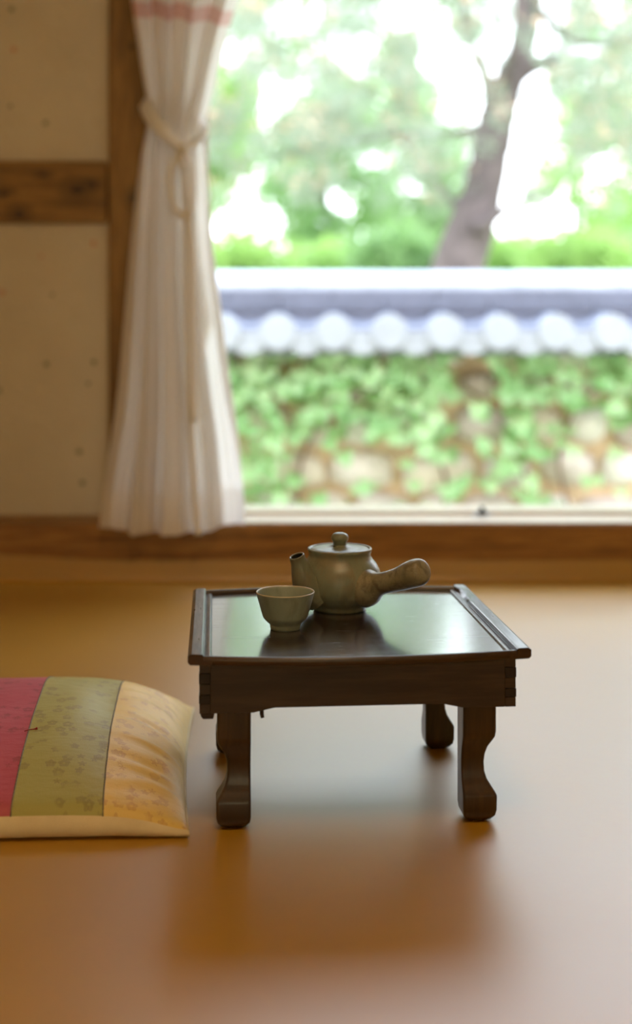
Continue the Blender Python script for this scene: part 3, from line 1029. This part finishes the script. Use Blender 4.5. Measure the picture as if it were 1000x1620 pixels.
# ridge courses and cap
L = .46
n_ = int((GX1 - GX0) / L) + 1
for i in range(n_):
    for c_, (za, zb, y0) in enumerate(((.746, .788, -.062), (.790, .838, -.054))):
        x0 = GX0 + i * L + (c_ % 2) * L / 2 - .1
        bev(obj('ridge_tile', *box(x0 + .001, x0 + L - .001, y0, .45 - y0, zl(za), zl(zb)), M['tile_dark'], gw), .008)
    x0 = GX0 + i * L
    ring0, ring1 = [], []
    for k_ in range(17):
        a = pi * k_ / 16
        ring0.append((x0 + .001, .225 - .270 * cos(a) * (1 - .08 * sin(a)), zl(.836) + .098 * max(0, sin(a)) ** .7))
    ring1 = [(p[0] + L - .002, p[1], p[2]) for p in ring0]
    obj('cap_tile', *rings([ring1, ring0]), M['tile_cap'], gw, True)

# ivy on the wall
ivy = thing('ivy', 'bright green climbing ivy spread over the fieldstone garden wall', 'plant', (.4, YF - .02, GZ))
IVO = Vector((.4, YF - .02, GZ))


def leaf_pts(r):
    out = []
    for a, q in ((-90, .30), (-62, .62), (-35, .72), (-8, 1.0), (20, .66), (48, .74), (90, 1.12), (132, .74), (160, .66), (188, 1.0), (215, .72), (242, .62)):
        out.append((q * r * cos(radians(a)) * .95, q * r * sin(radians(a)) - .1 * r, 0))
    return out


LEAFV = [(0, -.02, -.012)] + [(x, y, .010 * (abs(x) + abs(y)) / .05) for x, y, _ in leaf_pts(.05)]
LEAFF = [(0, i, i % 12 + 1) for i in range(1, 13)]
lm = bpy.data.meshes.new('leaf')
lm.from_pydata(LEAFV, [], LEAFF)
lm.materials.append(M['ivy'])
lm.polygons.foreach_set('use_smooth', [True] * len(lm.polygons))
# where the ivy grows: (px, py, rx, ry, density) read off the photograph
PATCH = [(450, 590, 110, 40, 1), (600, 590, 120, 38, 1), (760, 575, 110, 22, .9), (900, 600, 130, 45, 1), (1040, 610, 90, 60, .9), (430, 640, 80, 60, 1), (540, 650, 90, 55, 1), (640, 660, 60, 55, 1), (660, 620, 55, 60, .9),
         (690, 690, 28, 24, .6), (410, 715, 45, 40, .9), (420, 770, 60, 40, .95), (540, 772, 45, 24, .45), (690, 745, 45, 36, .8), (800, 760, 36, 40, .9), (850, 690, 60, 40, .85), (800, 640, 55, 40, .6),
         (780, 700, 40, 22, .5), (960, 650, 60, 30, .6), (340, 640, 60, 110, .9), (240, 680, 110, 120, .7), (900, 760, 35, 20, .35), (620, 725, 35, 18, .4), (870, 800, 60, 20, .4)]
cand = []
for (cx, cy, rx, ry, den) in PATCH:
    n_ = int(rx * ry * den / 135)
    for _ in range(n_):
        a, q = rnd.uniform(0, 2 * pi), sqrt(rnd.random())
        px, py = cx + rx * q * cos(a), cy + ry * q * sin(a)
        cand.append((px, py))
for _ in range(25):
    cand.append((rnd.uniform(380, 1020), rnd.uniform(570, 860)))
for _ in range(110):
    cand.append((rnd.uniform(120, 1250), rnd.uniform(800, 960)))
rnd.shuffle(cand)
cand.sort(key=lambda q: not (375 < q[0] < 1000 and 555 < q[1] < 800))
restV, restF = [], []
for i, (px, py) in enumerate(cand):
    p = at(px, py, YF)
    p.y = YF - rnd.uniform(.07, .17)
    p.z = min(p.z, .555)
    sc = rnd.uniform(.75, 1.25)
    mt = Matrix.Translation(p - IVO) @ Matrix.Rotation(rnd.uniform(-.5, .5), 4, 'Z') @ Matrix.Rotation(pi / 2 - rnd.uniform(.05, .95), 4, 'X') @ Matrix.Rotation(pi + rnd.uniform(-.8, .8), 4, 'Z') @ Matrix.Scale(sc, 4)
    if i < 300:
        o = bpy.data.objects.new('leaf', lm)
        COL.objects.link(o)
        o.parent = ivy
        o.matrix_local = mt
    else:
        b0 = len(restV)
        restV += [mt @ Vector(v_) for v_ in LEAFV]
        restF += [tuple(q + b0 for q in f_) for f_ in LEAFF]
obj('foliage', restV, restF, M['ivy'], ivy, True)['kind'] = 'stuff'
for (x0, pts) in ((-.1, [(470, 800), (480, 720), (520, 650), (600, 600)]), (.3, [(700, 800), (690, 720), (650, 660), (640, 580)]), (.7, [(830, 800), (815, 720), (800, 660), (730, 610)]), (1.2, [(900, 820), (880, 720), (910, 640), (980, 580)])):
    pp = [Vector((x0, YF - .05, GZ + .0)) - IVO] + [Vector((at(a, b_, YF).x, YF - .06, at(a, b_, YF).z)) - IVO for a, b_ in pts]
    sp_ = spline([tuple(p) for p in pp], 5)
    obj('stem', *tube(sp_, [.011 - .007 * i / len(sp_) for i in range(len(sp_))], 7), M['vine'], ivy, True)

# ---------------- trees beyond the wall
def blades(cents, n, rad, ln, wd, seed, flat=1.0, droop=0.0):
    """needle or leaf tufts: thin four-point blades scattered round each centre"""
    R = random.Random(seed)
    V, F = [], []
    for c_ in cents:
        c0 = Vector(c_)
        for _ in range(n):
            d_ = Vector((R.gauss(0, 1), R.gauss(0, 1), R.gauss(0, 1) * flat))
            if d_.length < 1e-4:
                continue
            dn = d_.normalized()
            b0 = c0 + dn * rad * R.random() ** .5
            ax = (dn + Vector((R.uniform(-.8, .8), R.uniform(-.8, .8), R.uniform(-.8, .8) - droop))).normalized()
            sd_ = ax.cross(Vector((R.uniform(-1, 1), R.uniform(-1, 1), R.uniform(-1, 1)))).normalized()
            l_, w_ = ln * R.uniform(.7, 1.2), wd * R.uniform(.7, 1.2)
            k_ = len(V)
            V += [b0, b0 + ax * l_ * .5 + sd_ * w_ / 2, b0 + ax * l_, b0 + ax * l_ * .5 - sd_ * w_ / 2]
            F.append((k_, k_ + 1, k_ + 2, k_ + 3))
    return V, F


def limb(pts, d, ybend=0.0, n=5):
    """branch polyline from pixels (px, py, width px[, depth]) at depth d"""
    q = []
    for p in pts:
        dd = p[3] if len(p) > 3 else d
        v_ = at(p[0], p[1], dd)
        q.append((v_.x, v_.y, v_.z, p[2] * dd / FPX / 2))
    s = spline(q, n)
    return [Vector(p[:3]) for p in s], [max(.004, p[3]) for p in s]


HOLES = [(830, 215, 55, 85), (885, 345, 60, 55), (415, 362, 78, 55), (700, 90, 50, 60), (440, 150, 45, 45), (600, 250, 45, 45), (560, 95, 35, 40), (700, 170, 40, 30), (540, 320, 45, 45), (480, 30, 60, 40), (650, 300, 40, 40), (950, 270, 50, 40), (360, 90, 40, 40), (590, 385, 40, 28), (640, 30, 45, 30), (970, 20, 30, 30)]


def open_sky(px, py, R):
    if .35 * noise.noise((px / 52.0, py / 46.0, 3.1)) + noise.noise((px / 19.0, py / 17.0, 8.1)) > R.uniform(.10, .20):
        return py < 400
    for hx, hy, rx, ry in HOLES:
        if ((px - hx) / rx) ** 2 + ((py - hy) / ry) ** 2 < R.uniform(.25, .8):
            return True
    return False


DP = 9.0
pine = thing('pine_tree', 'large leaning pine with a thick reddish trunk behind the garden wall', 'tree', (at(690, 0, DP).x, DP, GZ))
PO = Vector(pine.location)
g0 = (GZ - EYE) * -FPX / DP + HZN


def plimb(name, pts, d, seg=12, mat='bark', rough=.06):
    pa, ra = limb(pts, d)
    return obj(name, *tube([p - PO for p in pa], ra, seg, rough=rough), M[mat], pine, True)


plimb('trunk', [(688, g0, 100), (706, 560, 92), (726, 425, 84), (748, 350, 76), (764, 300, 64), (778, 230, 60), (790, 175, 58), (806, 125, 50), (826, 80, 40), (840, 30, 34), (846, -60, 28), (850, -200, 20)], DP, 18, rough=.10)
plimb('branch', [(800, 140, 34), (830, 112, 30), (862, 98, 26), (886, 94, 24)], DP)
plimb('branch', [(752, 362, 26), (778, 348, 18), (800, 332, 14), (840, 316, 9), (884, 298, 5)], DP - .2)
plimb('branch', [(800, 130, 22, DP - .2), (815, 70, 18, DP - .4), (822, 0, 14, DP - .5), (826, -80, 10, DP - .6)], DP)
plimb('branch', [(776, 150, 26), (764, 110, 20), (742, 60, 14), (732, -20, 12)], DP)
plimb('branch', [(770, 205, 18), (700, 212, 10), (620, 214, 8), (520, 232, 6), (430, 250, 5)], DP)
plimb('branch', [(748, 350, 14, DP), (700, 300, 9, DP + .3), (660, 250, 8, DP + .4), (600, 170, 6, DP + .6)], DP)
plimb('branch', [(845, 10, 18), (900, 60, 12), (960, 70, 10), (1050, 40, 8)], DP)
R = random.Random(21)
cents = []
while len(cents) < 1150:
    px, py = R.uniform(240, 1120), R.uniform(-250, 330)
    if (py > 240 and R.random() < .6) or (py < -30 and R.random() < .35):
        continue
    if 700 < px < 880 and 60 < py < 400 and R.random() < .8:
        continue
    if open_sky(px, py, R):
        continue
    p = at(px, py, R.uniform(8.0, 10.6))
    cents.append(p - PO)
obj('needles', *blades(cents, 60, .065, .085, .011, 5, .7), M['needle'], pine)['kind'] = 'stuff'
obj('candles', *blades([c_ + Vector((0, 0, .06)) for c_ in cents[::2]], 7, .07, .08, .022, 6, .5), M['candle'], pine)['kind'] = 'stuff'

TREES = [
    ('leafy_tree', 'slender tree with a slanting dark trunk standing left of the pine', 16.5, [(560, 470, 12), (538, 400, 14), (518, 340, 15), (508, 290, 12), (500, 230, 8), (505, 160, 5)], (420, 620, 150, 420), 150, 'leaf_b'),
    ('leafy_tree', 'thin straight sapling with sparse leaves standing right of the pine', 14.8, [(904, 470, 9), (908, 400, 10), (910, 330, 8), (912, 240, 6), (915, 170, 4)], (840, 1080, 150, 420), 90, 'leaf_a'),
    ('leafy_tree', 'bright green tree half hidden behind the curtain edge', 14.2, [(300, 470, 22), (318, 320, 18), (330, 240, 12), (345, 150, 8)], (250, 400, 60, 330), 170, 'leaf_a'),
    ('leafy_tree', 'pale green tree with thin trunk just left of the pine trunk', 19.2, [(612, 470, 9), (614, 400, 10), (610, 330, 9), (600, 250, 6), (604, 180, 4)], (560, 740, 140, 420), 130, 'leaf_c'),
    ('leafy_tree', 'distant pale crown filling the gap behind the pine', 23.0, [(470, 470, 12), (450, 330, 12), (440, 200, 8), (436, 60, 6)], (340, 760, -150, 200), 170, 'leaf_c'),
    ('leafy_tree', 'mid green tree at the far right beyond the sapling', 18.5, [(1050, 470, 14), (1040, 330, 13), (1020, 200, 10), (1010, 60, 7)], (880, 1160, -60, 420), 150, 'leaf_b'),
]
for ti, (nm, lab, d, tr, (x0, x1, y0, y1), cnt, lmn) in enumerate(TREES):
    base = at(tr[0][0], 0, d)
    t = thing(nm, lab, 'tree', (base.x, d, GZ), 0, 'leafy trees beyond the garden wall')
    O_ = Vector(t.location)
    g = (EYE - GZ) * FPX / d + HZN
    pa, ra = limb([(tr[0][0], g, tr[0][2])] + tr, d)
    obj('trunk', *tube([p - O_ for p in pa], ra, 9, rough=.1), M['bark_dark'], t, True)
    R = random.Random(50 + ti)
    for bi in range(4):
        q = tr[2 + bi % (len(tr) - 2)]
        ex, ey = R.uniform(x0, x1), q[1] - R.uniform(40, 110)
        pa, ra = limb([(q[0], q[1], q[2] * .6), ((q[0] + ex) / 2, q[1] - 15, q[2] * .4), (ex, ey, 2)], d)
        obj('branch', *tube([p - O_ for p in pa], ra, 6), M['bark_dark'], t, True)
    cs = []
    guard = 0
    while len(cs) < cnt * 3 and guard < 16000:
        guard += 1
        px, py = R.uniform(x0, x1), R.uniform(y0, y1)
        u = (px - (x0 + x1) / 2) / ((x1 - x0) / 2)
        v_ = (py - (y0 + y1) / 2) / ((y1 - y0) / 2)
        if u * u + v_ * v_ > 1.05 or open_sky(px, py, R):
            continue
        cs.append(at(px, py, d + R.uniform(-.9, .9)) - O_)
    obj('foliage', *blades(cs[:int(cnt * 2.4)], 17, .0105 * d, .0068 * d, .0050 * d, 60 + ti, .8), M[lmn], t)['kind'] = 'stuff'

SH = [(385, 405, 80, 30, 11.2, 'leaf_a'), (520, 412, 85, 26, 12.7, 'leaf_a'), (640, 400, 75, 36, 11.2, 'leaf_b'), (785, 405, 80, 32, 12.7, 'leaf_a'), (910, 400, 75, 34, 11.2, 'leaf_a'), (1040, 405, 80, 40, 12.7, 'leaf_b'), (240, 400, 90, 50, 12.7, 'leaf_b')]
SL = ['low bright green shrub nearest the curtain behind the wall', 'low bright green shrub below the slanting dark trunk', 'mid green shrub just left of the pine trunk', 'bright green shrub just right of the pine trunk',
      'bright green shrub below the thin sapling', 'mid green shrub at the far right behind the wall', 'mid green shrub hidden behind the curtain']
for si, (cx, cy, rx, ry, d, lmn) in enumerate(SH):
    b_ = at(cx, 0, d)
    t = thing('shrub', SL[si], 'shrub', (b_.x, d, GZ), 0, 'shrubs behind the garden wall')
    O_ = Vector(t.location)
    R = random.Random(90 + si)
    cs = []
    g = (EYE - GZ) * FPX / d + HZN
    for _ in range(150):
        a, q = R.uniform(0, 2 * pi), sqrt(R.random())
        px, py = cx + rx * q * cos(a), cy + 20 + (ry + 20) * q * sin(a) + (R.random() ** 2) * 120
        cs.append(at(px, py, d + R.uniform(-.38, .38)) - O_)
    obj('foliage', *blades(cs, 44, .16, .085, .06, 120 + si, .8), M[lmn], t)['kind'] = 'stuff'
    for q in range(4):
        tip = Vector(cs[q * 7])
        obj('stem', *tube([(q * .05 - .08, 0, 0), (tip.x * .4, tip.y * .4, tip.z * .6), tuple(tip)], [.02, .014, .006], 6), M['bark_dark'], t)

# ------------------------------------------------------------------ added fill lamp, unseen at the ceiling (middle of the room)
lamp = thing('fill_lamp', 'added fill light shaped as a round paper lamp high above the viewer', 'lamp', (.10, .62, ZC))
obj('ceiling_rose', *lathe([(.06, 0), (.06, -.02), (.01, -.03)], 24), M['black_metal'], lamp, True)
k = Mat('fill_lamp_glow')
k.p(Base_Color=(0.9, 0.8, 0.6, 1), Roughness=0.9, Emission_Color=(1.0, 0.74, 0.43, 1), Emission_Strength=0.0)
k.b.inputs['Emission Strength'].default_value = FILL_W / 4.0
obj('fill_lamp_shade', *lathe([(.05, -.05), (.17, -.09), (.22, -.16), (.17, -.23), (.05, -.27)], 28), k.m, lamp, True)
obj('cord', *tube([(0, 0, -.02), (0, 0, -.06)], .004, 8), M['black_metal'], lamp)
